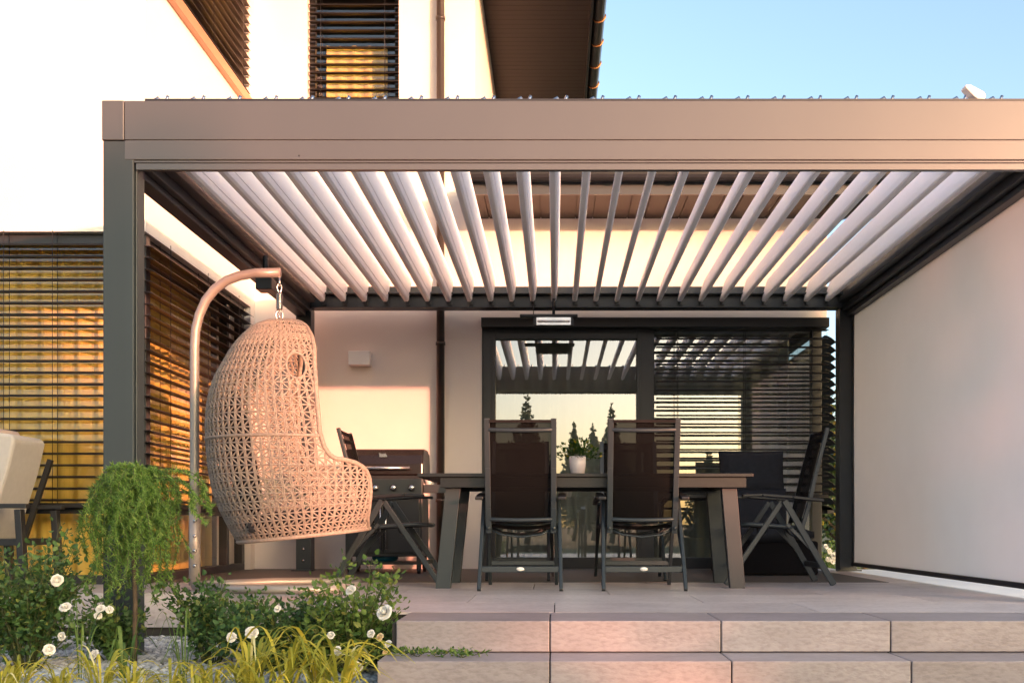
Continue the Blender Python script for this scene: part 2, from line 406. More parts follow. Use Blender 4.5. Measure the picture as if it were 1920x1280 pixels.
# wing corner window
f=MB(); gy=YC+.09; gx=XW-.09
f.box(-8,XW-.02,gy-.03,gy+.04,FZ-.08,FZ-.003); f.box(-8,XW-.02,gy-.03,gy+.04,0,.06); f.box(-8,XW-.06,gy-.03,gy+.04,.47,.53)
f.box(XW-.10,XW-.02,gy-.03,gy+.05,.06,FZ-.08)
for x in (-3.95,-5.4): f.box(x,x+.07,gy-.028,gy+.038,.06,FZ-.08)
f.box(XW-.12,XW-.05,gy+.05,9.46,FZ-.08,FZ-.003); f.box(XW-.12,XW-.05,gy+.05,9.46,0,.06); f.box(XW-.12,XW-.05,gy+.05,9.46,.47,.53)
f.box(XW-.12,XW-.05,9.38,9.46,.06,FZ-.08); f.box(XW-.119,XW-.051,8.95,9.02,.06,FZ-.08)
win=hb(f,'window',M['frame'],bevel=.003)
pane_x(win,-8,XW-.06,gy,.05,FZ-.07,'glass2'); pane_y(win,gy+.04,9.4,XW-.085,.05,FZ-.07,'glass2')
blind(win,'x',-7.9,XW-.012,YC+.005,.53,FZ-.05,4,(-3.62,-3.3,-2.87,-4.6))
blind(win,'y',YC+.05,9.44,XW+.0,.53,FZ-.05,-6,(7.4,8.2,9.0))
# upper windows
f=MB(); f.box(wx0,wx0+.05,YW+.1,YW+.17,wz0,wz1); f.box(wx1-.05,wx1,YW+.1,YW+.17,wz0,wz1); f.box(wx0+.05,wx1-.05,YW+.1,YW+.17,wz0,wz0+.06); f.box(wx0+.05,wx1-.05,YW+.1,YW+.17,wz1-.06,wz1)
win=hb(f,'window',M['frame']); pane_x(win,wx0+.04,wx1-.04,YW+.135,wz0+.05,wz1-.05,'glass2')
blind(win,'x',wx0+.008,wx1-.008,YW+.04,wz0+.04,wz1,10,(wx0+.12,wx1-.13))
f=MB(); f.box(wx0-.03,wx1+.03,YW-.04,YW+.098,wz0-.03,wz0-.002); hb(f,'sill',M['soffit'],win)
f=MB(); f.box(XW-.17,XW-.10,uy0,uy0+.05,uz0,uz1); f.box(XW-.17,XW-.10,uy1-.05,uy1,uz0,uz1); f.box(XW-.17,XW-.10,uy0+.05,uy1-.05,uz0,uz0+.06); f.box(XW-.17,XW-.1,uy0+.05,uy1-.05,uz1-.06,uz1)
f.box(XW-.17,XW-.10,8.3,8.36,uz0+.06,uz1-.06)
win=hb(f,'window',M['frame']); pane_y(win,uy0+.04,uy1-.04,XW-.135,uz0+.05,uz1-.05,'glass2')
blind(win,'y',uy0+.008,uy1-.008,XW-.02,uz0+.04,uz1,-5,(7.6,8.4,9.2))
M['sill']=mat('copper_sill',(.42,.23,.13),.4,metal=.3)
f=MB(); f.box(XW-.098,XW+.05,uy0-.03,uy1+.03,uz0-.05,uz0-.002); f.box(XW+.0,XW+.05,uy0-.03,uy1+.03,uz0-.085,uz0-.05); hb(f,'sill',M['sill'],win)

# curtains
def curtain(axis, a0, a1, off, z0, z1, m, amp=.03, wl=.13):
    b=MB(); n=int((a1-a0)/.018); vs=[]
    for i in range(n+1):
        a=a0+(a1-a0)*i/n; k=amp*math.sin(a/wl*2*math.pi+.8*math.sin(a*2.3))+amp*.4*math.sin(a*31)
        for z,s in ((z0,1.15),((z0+z1)/2,1.0),(z1,.8)):
            vs.append((a,off+k*s,z) if axis=='x' else (off+k*s,a,z))
    fs=[]
    for i in range(n):
        for j in range(2): q=i*3+j; fs.append((q,q+3,q+4,q+1))
    b.add(vs,fs,True); return b.build('curtain',m,fix=False)
tag(curtain('x',-7.5,-2.95,YC+.33,.04,2.3,M['ochre']),'golden pleated curtain behind the blinds of the left front window','curtain')
tag(curtain('y',7.5,9.4,XW-.36,.04,2.3,M['ochre']),'golden curtain behind the slanting blinds beside the hanging chair','curtain')
tag(curtain('x',wx0+.1,wx1-.16,YW+.36,wz0-.1,4.86,M['ochre'],.012),'golden curtain cut to the sunlit patch behind the blinds of the upper front window','curtain')  # cut to the outline of the sunlit patch instead of a full curtain
tag(curtain('y',7.0,9.5,XW-.42,uz0-.1,uz1+.1,M['ochre'],.02),'golden brown curtain behind the upper side window blinds','curtain')
tag(curtain('y',10.0,11.85,2.2,.02,2.5,M['sheer'],.03,.17),'grey green curtain along the right side glass of the corner window','curtain')
tag(curtain('x',-.62,2.1,YW+.38,.02,2.5,M['sheer'],.03,.17),'grey green pleated curtain inside the terrace glass door','curtain')

# wall lamp
b=MB(); lx0,lx1=PX(657,YW),PX(697,YW); b.box(lx0,lx1,YW-.11,YW-.002,PZ(687,YW),PZ(661,YW))
tag(b.build('wall_lamp',M['white'],bevel=.006),'small white box lamp mounted on the cream wall above the grill','wall lamp')

# ------------------------------------------------------------------ pergola
PL=empty('pergola',(0,5.24,0)); Pi=Matrix.Translation((0,-5.24,0))
tag(PL,'grey aluminium pergola with open white roof louvres over the terrace','pergola')
def pb(mb,name,m,parent=None,**k): mb.xform(Pi); return mb.build(name,m,parent or PL,**k)
X0,X1=-2.225,2.60; YF,YB=5.24,9.17; ZT=2.475; ZB=PZ(305,YF)
z262=PZ(263,YF); z303=PZ(300,YF)
# front beam with profile steps
b=MB(); b.box(X0+.112,X1,YF,YF+.14,z262+.003,ZT); b.box(X0+.112,X1,YF,YF+.14,z303+.002,z262-.001)
b.box(X0+.157,X1,YF+.002,YF+.138,ZB,z303-.003); b.box(X0+.166,X1,YF+.004,YF+.018,PZ(318,YF),ZB-.002); b.box(X0+.166,X1,YF+.018,YF+.022,PZ(318,YF)+.004,ZB+.004)
b.box(X0+.12,X1,YF+.006,YF+.13,ZB+.012,ZT-.006)
fbm=pb(b,'front_beam',M['alu'],bevel=.003)
b=MB(); b.lathe([(.001,-.0012),(.0045,-.001),(.0045,.002)],(PX(561,YF),YF,PZ(292,YF)),10,'y'); pb(b,'screw',M['black'],fbm)
b=MB(); b.box(X0,X0+.109,YF-.002,YF+.145,z262,ZT+.002); pb(b,'corner_cap',M['alu'],bevel=.004)
b=MB(); b.box(X0+.005,X0+.155,YF+.002,YF+.142,G0,z262-.003)
b.box(X0+.157,X0+.165,YF+.02,YF+.12,G0,ZB); pb(b,'post',M['alu_post_shaded'],bevel=.004)
b=MB(); b.box(X1-.155,X1-.005,YF+.145,YF+.285,G0,ZB+.05); pb(b,'post',M['alu_post_shaded'],bevel=.004)
for xx in ((X0,X0+.13),(X1-.15,X1)):
    b=MB(); b.box(xx[0],xx[1],YB,YB+.14,0,PZ(577,YB)); pb(b,'post',M['alu_dark'],bevel=.004)
    b=MB(); b.box(xx[0]-.03,xx[1]+.03,YB-.04,YB-.002,0.001,.012) ; pb(b,'base_plate',M['alu_dark'])
b=MB()
for z in (.09,.19): b.tube([(X0+.065,YB-.008,z),(X0+.065,YB+.01,z)],.011,10)
pb(b,'bolt',M['steel'])
zbk=PZ(577,YB)
b=MB(); b.box(X0,X1,YB-.0+.002,YB+.138,zbk+.002,ZT-.03); b.box(X0+.13,X1-.13,YB-.10,YB,zbk+.10,zbk+.115); b.box(X0+.13,X1-.13,YB-.02,YB,zbk,zbk+.10)
pb(b,'back_beam',M['alu_dark'],bevel=.003)
for s,(xa,xb) in ((1,(X0+.004,X0+.13)),(-1,(X1-.13,X1-.004))):
    b=MB(); b.box(xa,xb,YF+.146,YB-.001,2.23,ZT-.004)
    xi=xb if s>0 else xa
    b.box(min(xi,xi+s*.06),max(xi,xi+s*.06),YF+.146,YB-.11,2.285,2.325); b.box(min(xi,xi+s*.02),max(xi,xi+s*.02),YF+.146,YB-.11,2.325,ZT-.03)
    b.box(min(xi-s*.04,xi-s*.13),max(xi-s*.04,xi-s*.13),YF+.146,YB-.001,2.19,2.228)
    pb(b,'side_beam',M['alu_dark'],bevel=.003)
# louvres
nb=25; tl=.226
bx0=PX(599,9.02); bx1=PX(1556,9.02)
sp=(bx1-bx0)/(nb-1)
def blade_poly():
    zb=2.305; zt=2.49; w=.022
    pts=[(-.014,zb-.002),(.014,zb-.002),(w,zb+.012),(w-.004,zb+.045),(w-.006,zb+.048),(w-.002,zb+.052),(w-.012,zb+.13),(.004,zt),(-.012,zt),(-w+.004,zb+.13),(-w,zb+.06),(-w,zb+.012)]
    return [(x+(z-zb)*tl,z) for x,z in pts]
bm_=MB(); bm_.prism(blade_poly(),'y',YF+.16,YB-.05); bl0=pb(bm_,'louvre_blade',M['louvre'],bevel=.002)
bl0.location.x=bx0
pn=MB(); pn.box(-.016,.03,YF+.02,YF+.10,ZT+.002,ZT+.014); pn.tube([(.0,YF+.05,ZT+.012),(.03,YF+.05,ZT+.03)],.014,10); pn.tube([(.055,YF+.05,ZT+.004),(.072,YF+.05,ZT+.044)],.008,8); pn.box(.02,.062,YF+.04,YF+.06,ZT+.002,ZT+.008)
pin0=pb(pn,'pivot_bracket',M['steel'],bl0)
pn=MB(); pn.tube([(.01,YB-.05,2.36),(.01,YB+.001,2.36)],.012,8); pn.box(.0,.03,YB-.045,YB-.03,2.28,2.34)
pin1=pb(pn,'pivot_pin',M['alu_dark'],bl0)
for i in range(1,nb):
    c=copy_tree(bl0,PL); c.location.x=bx0+sp*i
b=MB(); b.box(X0+.21,X1,YF+.012,YF+.13,ZT+.0005,ZT+.0095); b.box(X0+.21,X1,YF+.004,YF+.012,ZT+.001,ZT+.012); pb(b,'top_trim',M['black'])

# screen on the right
SX=PX(1600,YB)
S=empty('side_screen',(SX,YB,0)); tag(S,'white fabric roller screen lowered on the right side of the terrace','roller screen')
Si=Matrix.Translation((-SX,-YB,0))
b=MB(); vs=[];fs=[]; ny=24; nz=12
for i in range(ny+1):
    for j in range(nz+1):
        yy=YF+.29+(YB-YF-.29)*i/ny; zz=.075+(2.2-.075)*j/nz
        vs.append((SX+(.007*math.sin(i*.9+.3*j)+.006*math.sin(i*.37))*math.sin(math.pi*j/nz),yy,zz))
for i in range(ny):
    for j in range(nz): q=i*(nz+1)+j; fs.append((q,q+nz+1,q+nz+2,q+1))
b.add(vs,fs,True); b.xform(Si); b.build('fabric',M['screen'],S,fix=False)
b=MB(); b.box(SX-.018,SX+.018,YF+.29,YB-.002,.045,.078); b.xform(Si); b.build('bottom_bar',M['black'],S,bevel=.003)
b=MB(); b.box(SX-.012,SX+.012,YB-.03,YB-.002,.078,2.19); b.xform(Si); b.build('guide_rail',M['alu_dark'],S)

# heater
hy=9.0; hx=PX(1038,hy)
T=empty('patio_heater',(hx,hy,2.26)); tag(T,'black infrared heater bar with bright tube hung from the back pergola beam','patio heater')
zc=PZ(603,hy)-2.26
b=MB(); b.box(PX(975,hy)-hx,PX(1083,hy)-hx,-.05,.05,zc+.035,zc+.055); b.box(PX(1000,hy)-hx,PX(1076,hy)-hx,-.04,.05,zc-.04,zc+.035) ; b.build('housing',M['black'],T,bevel=.004)
b=MB(); b.box(PX(1006,hy)-hx,PX(1070,hy)-hx,-.046,-.0405,zc-.035,zc+.028); b.build('reflector',M['heater'],T)
b=MB(); b.tube([(PX(1008,hy)-hx,-.055,zc-.005),(PX(1068,hy)-hx,-.055,zc-.005)],.008,10); b.build('tube',M['white'],T)
b=MB(); b.tube([(0,0,zc+.05),(0,0,.09)],.012,10); b.tube([(-.17,0,zc+.05),(-.17,.05,.02),(-.16,.12,.06)],.004,6); b.build('bracket',M['black'],T)
# speaker on the left side beam
sy=7.4
b=MB(); b.box(PX(484,sy),PX(514,sy),sy-.07,sy+.07,PZ(546,sy),PZ(524,sy)); 
b.tube([(PX(498,sy),sy,PZ(524,sy)),(PX(498,sy),sy,2.26)],.02,10)
tag(b.build('spotlight',M['black'],bevel=.015),'small black spotlight fixed under the left side beam above the hanging chair','spotlight')
# rain sensor
ry=5.32
T=empty('wind_sensor',(PX(1822,ry),ry,ZT+.018)); tag(T,'white tilted weather sensor on top of the pergola front beam','weather sensor')
b=MB(); prof=[]
vs=[]
b.prism([(.0,-.004),(.03,-.006),(.04,.018),(.03,.036),(-.04,.072),(-.062,.073),(-.068,.060),(-.03,.02)],'y',-.03,.03)
b.build('housing',M['white'],T,bevel=.008,loc=(.022,0,.012))
b=MB(); b.box(-.07,.02,-.02,.02,-.004,.006); b.tube([(.03,0,-.005),(.035,0,.02)],.006,8); b.build('bracket',M['black'],T)

# ------------------------------------------------------------------ table
TY0,TY1=6.55,7.45; TT=.712
tx0=PX(782,6.55); tx1=PX(1413,6.55); tcx=(tx0+tx1)/2
T=empty('dining_table',(tcx,7.0,0)); tag(T,'long dark dining table with slanted grey legs in the middle of the terrace','dining table')
hl=(tx1-tx0)/2
b=MB()
for i in range(9):
    ya=-.45+i*.1; b.box(-hl,hl,ya+.002,ya+.098,TT-.022,TT)
b.build('table_top',M['table'],T,bevel=.003)
b=MB(); b.box(-hl+.14,hl-.02-.02,-.42,-.38,TT-.085,TT-.023); b.box(-hl+.14,hl-.04,.38,.42,TT-.085,TT-.023); b.box(-hl+.14,-hl+.2,-.379,.379,TT-.08,TT-.023); b.box(hl-.16,hl-.1,-.379,.379,TT-.08,TT-.023)
b.build('apron',M['table'],T)
for sx in (-1,1):
    for sy_ in (-.33,.33):
        yy=7.0+sy_-.0
        xt=(PX(852,6.73) if sx<0 else PX(1363,6.73))-tcx; xb=(PX(833,6.73) if sx<0 else PX(1379,6.73))-tcx
        b=MB(); wv=.047
        b.add([(xb-wv,sy_-.03,0),(xb+wv,sy_-.03,0),(xb+wv,sy_+.03,0),(xb-wv,sy_+.03,0),(xt-wv,sy_-.03,TT-.086),(xt+wv,sy_-.03,TT-.086),(xt+wv,sy_+.03,TT-.086),(xt-wv,sy_+.03,TT-.086)],
              [(0,3,2,1),(4,5,6,7),(0,1,5,4),(1,2,6,5),(2,3,7,6),(3,0,4,7)])
        b.build('leg',M['tableleg'],T,bevel=.003)

# ------------------------------------------------------------------ chairs
def make_chair():
    r=empty('folding_chair')
    cm=M['chairmetal']
    for s in (-1,1):
        b=MB(); b.bar((s*.235,-.0,.555),(s*.245,-.32,.004),.022,.04,(0,1,0)); b.build('leg',cm,r,bevel=.004)
        b=MB(); b.bar((s*.212,.01,.55),(s*.218,.38,.004),.022,.034,(0,1,0)); b.build('leg',cm,r,bevel=.004)
        b=MB(); pts=[(s*.248,.28,.585),(s*.252,.15,.59),(s*.252,-.05,.575),(s*.25,-.25,.555)]
        for p,q in zip(pts,pts[1:]): b.bar(p,q,.048,.02)
        b.build('armrest',M['black'],r,bevel=.006)
        b=MB(); b.bar((s*.225,-.02,.40),(s*.236,-.21,.20),.012,.02,(0,1,0)); b.tube([(s*.20,-.045,.377),(s*.245,-.045,.377)],.008,8)
        b.build('hinge_bar',cm,r)
    # back frame
    b=MB()
    for s in (-1,1):
        pts=[(s*.198,-.115,.345),(s*.2,-.16,.50),(s*.2,-.215,.74),(s*.2,-.29,1.03)]
        for p,q in zip(pts,pts[1:]): b.bar(p,q,.034,.024,(0,1,0))
    def cbar(y,z,sag,w,h):
        P=[(-.19+.38*i/8, y-sag*math.sin(math.pi*i/8), z-.3*sag*math.sin(math.pi*i/8)) for i in range(9)]
        b.tube(P,h,8)
    cbar(-.275,.965,.018,0,.014); cbar(-.14,.43,.02,0,.014)
    b.build('back_frame',cm,r,bevel=.003)
    b=MB(); vs=[];fs=[]
    for i in range(9):
        for j in range(7):
            t=j/6; y=lerp_tab([(0,-.128),(.2,-.165),(.55,-.212),(1,-.285)],t); z=.41+.61*t
            x=-.186+.372*i/8; vs.append((x,y-.016*math.sin(math.pi*i/8)+.012,z))
    for i in range(8):
        for j in range(6): q=i*7+j; fs.append((q,q+7,q+8,q+1))
    b.add(vs,fs,True); pnl=b.build('back_panel',M['mesh'],r,fix=False)
    b=MB(); b.box(-.184,.184,-.303,-.285,1.005,1.022); b.xform(Matrix.Translation((0,.0,0))); b.build('hem',M['meshseat'],pnl)
    b=MB()
    for s in (-1,1): b.tube([(s*.2,-.14,.375),(s*.205,.0,.385),(s*.205,.22,.40),(s*.19,.29,.395)],.014,8)
    b.tube([(-.19,.29,.395),(0,.30,.392),(.19,.29,.395)],.014,8)
    b.tube([(-.2,-.10,.37),(-.12,-.11,.335),(0,-.11,.32),(.12,-.11,.335),(.2,-.10,.37)],.006,6)
    b.tube([(-.2,.10,.385),(-.12,.10,.345),(0,.10,.33),(.12,.1,.345),(.2,.10,.385)],.006,6)
    b.build('seat_frame',cm,r)
    b=MB(); vs=[];fs=[]
    for i in range(9):
        for j in range(7):
            y=-.13+.42*j/6; x=-.195+.39*i/8; vs.append((x,y,.385+.02*j/6-.022*math.sin(math.pi*i/8)))
    for i in range(8):
        for j in range(6): q=i*7+j; fs.append((q,q+7,q+8,q+1))
    b.add(vs,fs,True); b.build('seat',M['meshseat'],r,fix=False)
    b=MB(); b.bar((-.233,-.25,.128),(.233,-.25,.128),.018,.036); st=b.build('stretcher',cm,r,bevel=.003)
    b=MB(); b.lathe([(.001,-.2605),(.0235,-.2605),(.0235,-.2592)],(0,0,0),20,'y'); b.v=[(x,y,z*.5+.13) for x,y,z in b.v]; b.build('badge',M['white'],st)
    b=MB(); b.bar((-.208,.28,.148),(.208,.28,.148),.016,.03); b.build('stretcher',cm,r,bevel=.003)
    return r
ch=make_chair(); GR='folding dining chairs around the table'
spots=[(PX(975,6.35),6.67,0,'dark folding chair left of the two backs facing us, by the pot plant'),
 (PX(1209,6.35),6.67,0,'dark folding chair right of the pot plant, orange glint on its back bar'),
 (-.26,7.86,R(180),'far side folding chair half hidden behind the left front chair'),
 (.56,7.88,R(180),'far side folding chair half hidden behind the right front chair'),
 (1.50,7.2,R(90),'folding chair seen from its side at the right end of the table'),
 (-1.13,7.2,R(-90),'folding chair seen from its side between the hanging chair and the table, before the grill')]
for i,(x,y,rz,lb) in enumerate(spots):
    o=ch if i==0 else copy_tree(ch); o.location=(x,y,0); o.rotation_euler=(0,0,rz); tag(o,lb,'chair',GR)

# draped lounge chair behind
LY=8.72; T=empty('lounge_chair',(PX(1425,LY),LY,0)); tag(T,'charcoal fabric covered lounge chair with tall back standing before the blinds','lounge chair')
def cushion(w,d,h,n=8,puff=.02,seed=0,corner=0):
    b=MB(); vs=[];fs=[]
    for side in (0,1):
        for i in range(n+1):
            for j in range(n+1):
                u=i/n*2-1; v=j/n*2-1
                e=(1-abs(u)**4)*(1-abs(v)**4)
                k=1-.04*(1-abs(v)**2) if abs(u)>.99 else 1
                z=(h/2)*(.45+.55*e**.5)+puff*e
                z+=.004*noise.noise(Vector((u*2+seed,v*2,side*3)))
                vs.append((u*w/2*(1-.03*(1-v*v)), v*d/2*(1-.05*(1-u*u)*1), z if side else -z))
    m=(n+1)**2
    for i in range(n):
        for j in range(n):
            q=i*(n+1)+j; fs.append((m+q,m+q+n+1,m+q+n+2,m+q+1)); fs.append((q,q+1,q+n+2,q+n+1))
    ring=[i*(n+1) for i in range(n+1)]+[n*(n+1)+j for j in range(1,n+1)]+[i*(n+1)+n for i in range(n-1,-1,-1)]+[j for j in range(n-1,0,-1)]
    for a,c in zip(ring,ring[1:]+ring[:1]): fs.append((a,c,m+c,m+a))
    b.add(vs,fs,True); return b
ax=Matrix.Rotation(R(90),4,'X')
b=cushion(.54,.37,.09,seed=1).xform(Matrix.Translation((-.03,.22,.83))@Matrix.Rotation(R(80),4,'X')); b.build('headrest_cushion',M['cushion'],T)
b=cushion(.55,.42,.09,seed=2).xform(Matrix.Translation((-.03,.13,.49))@Matrix.Rotation(R(78),4,'X')); b.build('back_cushion',M['cushion'],T)
b=cushion(.66,.58,.12,seed=3).xform(Matrix.Translation((.0,-.18,.32))); b.build('seat_cushion',M['cushion'],T)
b=MB(); b.box(-.36,.38,-.40,.28,.004,.27); b.build('base',M['meshseat'],T,bevel=.02)

# ------------------------------------------------------------------ grill
GY=8.85; gx0,gx1=PX(655,GY),PX(800,GY); gc=(gx0+gx1)/2; hw=(gx1-gx0)/2
T=empty('gas_grill',(gc,GY,0)); tag(T,'black gas grill with rounded lid, chrome knobs and side shelf against the wall','grill')
zl0,zl1=PZ(893,GY),PZ(843,GY)
b=MB(); prof=[(-.26,zl0),(-.26,zl0+.09),(-.235,zl0+.16),(-.17,zl1-.01),(-.1,zl1),(.1,zl1),(.2,zl1-.03),(.24,zl0+.1),(.24,zl0)]
b.prism(prof,'x',-hw,hw); lid=b.build('lid',M['lid'],T,bevel=.012)
b=MB(); b.tube([(-hw+.05,-.305,zl0+.055),(hw-.1,-.305,zl0+.055)],.014,12)
for x in (-hw+.08,hw-.13): b.tube([(x,-.305,zl0+.055),(x,-.255,zl0+.055)],.008,8)
b.build('lid_handle',M['steel'],lid)
b=MB(); b.prism([(-.03,zl1-.075),(.035,zl1-.075),(.02,zl1-.045),(-.01,zl1-.05),(-.035,zl1-.04)],'y',-.2505,-.235); b.build('emblem',M['steel'],lid)
b=MB(); b.box(-hw+.01,hw-.01,-.24,.24,zl0-.05,zl0-.003); b.build('firebox',M['black'],T)
zp0=PZ(930,GY)
b=MB(); b.box(-hw,hw,-.29,-.20,zp0,zl0-.03); b.build('control_panel',M['alu_dark'],T,bevel=.006)
for x in (664,704,738,772):
    b=MB(); cx=PX(x,GY-.3)-gc; zz=PZ(914,GY-.3)
    b.lathe([(.03,-.291),(.03,-.296),(.022,-.30),(.022,-.325),(.014,-.33)],(cx,0,zz),18,'y'); b.build('knob',M['steel'],T)
b=MB(); b.box(-hw+.01,hw-.01,-.22,.22,.14,zp0-.002); b.build('cabinet',M['black'],T,bevel=.004)
for s in (-1,1):
    b=MB(); b.box(min(.006*s,s*(hw-.03)),max(.006*s,s*(hw-.03)),-.238,-.222,.17,zp0-.03); d=b.build('cabinet_door',M['black'],T,bevel=.004)
    b=MB(); xh=.0+s*.022; b.tube([(xh,-.262,.2),(xh,-.262,zp0-.06)],.0085,10); b.build('door_handle',M['steel'],d)
b=MB(); b.box(-hw+.01,hw-.01,-.2,.2,.075,.095)
for sx in (-1,1):
    for q in (-1,1): b.box(sx*(hw-.04)-.018,sx*(hw-.04)+.018,q*.19-.018,q*.19+.018,.03 if True else 0,.139)
b.build('base_shelf',M['black'],T)
for sx in (-1,1):
    for q in (-1,1): b=MB(); b.lathe([(.01,-.012),(.03,-.012),(.03,.012),(.01,.012)],(sx*(hw-.04),q*.19,.03),14,'x'); b.build('caster',M['black'],T)
b=MB(); b.box(hw+.003,hw+.20,-.22,.2,zp0+.05,zp0+.085); b.box(hw+.003,hw+.2,-.24,-.221,zp0+.02,zp0+.088); b.build('side_shelf',M['alu_dark'],T,bevel=.004)
b=MB(); b.box(-hw-.2,-hw-.003,-.22,.2,zp0+.05,zp0+.085); b.build('side_shelf',M['alu_dark'],T,bevel=.004)
b=MB(); b.lathe([(.07,0),(.10,.01),(.11,.03),(.10,.05),(.0,.05)],(0,0,0),24); 
tag(b.build('gas_bottle_base',M['blue'],loc=(gc-.02,GY-.02,.096)),'blue round tub on the lowest shelf of the gas grill','tub')
b=MB(); b.lathe([(.03,0),(.036,.005),(.042,.058),(.040,.058),(.034,.008),(.0,.008)],(0,0,0),24)
tag(b.build('cup',M['ceramic'],loc=(PX(808,GY),GY-.1,zp0+.0855)),'small white cup on the side shelf of the grill','cup')

# ------------------------------------------------------------------ pot plant
py=6.95; T=empty('pot_plant',(PX(1083,py),py,TT)); tag(T,'green leafy plant with yellow tips in a white pot on the table','pot plant')
b=MB(); b.lathe([(.036,0),(.042,.003),(.052,.06),(.055,.125),(.05,.128),(.047,.11),(0,.105)],(0,0,.001),28); b.build('pot',M['ceramic'],T)
b=MB()
for i in range(420):
    a=random.uniform(0,6.283); el=random.uniform(-.05,1.45); L_=random.uniform(.03,.15)
    d=Vector((math.cos(a)*math.cos(el),math.sin(a)*math.cos(el),math.sin(el)*.8))
    p=Vector((0,0,.12))+d*L_; t=d.cross(Vector((random.random(),random.random(),random.random()))).normalized()*.008
    l=random.uniform(.02,.035); q=(d+Vector((random.uniform(-.5,.5),random.uniform(-.5,.5),random.uniform(-.3,.5)))).normalized()*l
    b.add([p,p+q*.5+t,p+q,p+q*.5-t],[(0,1,2,3)])
b.build('foliage',M['potplant'],T,fix=False)

# ------------------------------------------------------------------ hanging chair
EY=6.45; ES=310.0; EX=(527-1040)/ES
T=empty('hanging_chair_stand',(PX(365,EY),EY,0)); tag(T,'curved beige metal pole stand carrying the wicker egg chair','chair stand')
pxx=PX(365,EY)
def L2(px,py): return ((px-1040)/ES-pxx, 0, (985-py)/ES+EYE)
pts=[(0,0,.45)]
for p in [(365,900),(365,800),(365,700),(365,650),(367,618),(374,590),(386,563),(403,542),(425,526),(450,517),(480,512),(526,511)]: pts.append(L2(*p))
b=MB(); b.tube(pts,.028,16); b.build('pole',M['post'],T)
b=MB(); b.tube([(0,0,.03),(0,0,.52)],.034,16); sl=b.build('sleeve',M['post'],T)
b=MB()
for z in (.15,.24,.33,.42,.48): b.tube([(.012,-.030,z),(.016,-.045,z)],.010,10)
b.build('bolt',M['steel'],sl)
b=MB()
for p in ((.75,-.42),(.75,.42)): b.tube([(0,0,.03),(p[0]*.5,p[1]*1.0,.03),(p[0]*1.2,p[1]*1.1,.03)],.026,10)
b.tube([(.9,-.46,.03),(.97,0,.03),(.9,.46,.03)],.026,10); b.build('base_ring',M['post'],T)
E=empty('egg_chair',(EX,EY,0),R(20)); tag(E,'woven wicker hanging egg chair with round hole, opening to the right','hanging chair')
ztop=1.632
XB=[(.293,-.25),(.34,-.28),(.406,-.313),(.5,-.36),(.6,-.394),(.7,-.415),(.793,-.426),(.9,-.433),(.987,-.435),(1.1,-.428),(1.196,-.41),(1.29,-.378),(1.374,-.33),(1.45,-.29),(1.52,-.235),(1.57,-.185),(1.605,-.13),(1.624,-.075),(1.632,0)]
FE=[(.293,.53),(.45,.59),(.6,.62),(.8,.62),(1.0,.58),(1.2,.5),(1.3,.44),(1.4,.39),(1.5,.30),(1.57,.215),(1.605,.145),(1.624,.08),(1.632,0)]
BB=[(.293,.36),(.4,.42),(.5,.455),(.6,.475),(.8,.495),(.95,.495),(1.1,.475),(1.2,.45),(1.3,.405),(1.4,.365),(1.5,.29),(1.57,.21),(1.605,.14),(1.624,.075),(1.632,0)]
XF=[(.293,.53),(.374,.51),(.567,.516),(.65,.508),(.70,.495),(.73,.472),(.755,.44),(.768,.40),(.772,.37),(.770,.36)]
def xf(z):
    if z>.774: return lerp_tab([(.774,.26),(.785,.235),(.80,.215),(.84,.19),(.92,.165),(1.15,.15),(1.34,.15),(1.42,.155),(1.5,.15),(1.57,.13),(1.61,.10),(1.632,.05)],z)
    return lerp_tab([(.293,.50),(.374,.48),(.567,.485),(.65,.475),(.70,.455),(.73,.43),(.755,.38),(.768,.32),(.774,.26)],z)
def spt(th,z):
    xb=lerp_tab(XB,z); fe=lerp_tab(FE,z); bb=lerp_tab(BB,z); c=(xb+fe)/2; a=(fe-xb)/2
    return Vector((c-a*math.cos(th), -bb*math.sin(th), z))     # th=0 is the back, +90 faces the camera
def warp(p):
    k=max(0,min(1,(.75-p.z)/.45)); return Vector((p.x,p.y,p.z+k*.08*((p.x+.25)/.76)))
HC=Vector((.045,-.30,1.303)); 
zs=[.293]
while zs[-1]<1.628:
    z=zs[-1]; dz=.001; ds=(spt(0,min(z+dz,1.632))-spt(0,z)).length; ds2=(spt(1.5,min(z+dz,1.632))-spt(1.5,z)).length
    zs.append(z+dz*.043/((ds+ds2)/2))
zs[-1]=1.630
def inside(q):
    p=spt(*q)
    if p.x>xf(q[1]): return False
    if 1:
        d=((p.x-HC.x)/.056)**2+((p.z-HC.z)/.078)**2
        if d<1: return False
    return True
sh=MB()
def strand(q0,q1,r):
    i0,i1=inside(q0),inside(q1)
    if not i0 and not i1: return
    if i0!=i1:
        if i1: q0,q1=q1,q0
        a,b_=0,1
        for _ in range(10):
            m_=(a+b_)/2; q=(q0[0]+(q1[0]-q0[0])*m_,q0[1]+(q1[1]-q0[1])*m_)
            if inside(q): a=m_
            else: b_=m_
        q1=(q0[0]+(q1[0]-q0[0])*a,q0[1]+(q1[1]-q0[1])*a)
    p0,p1=warp(spt(*q0)),warp(spt(*q1))
    if (p1-p0).length<.002: return
    sh.tube([p0,p1],r,5,caps=False)
NT=64
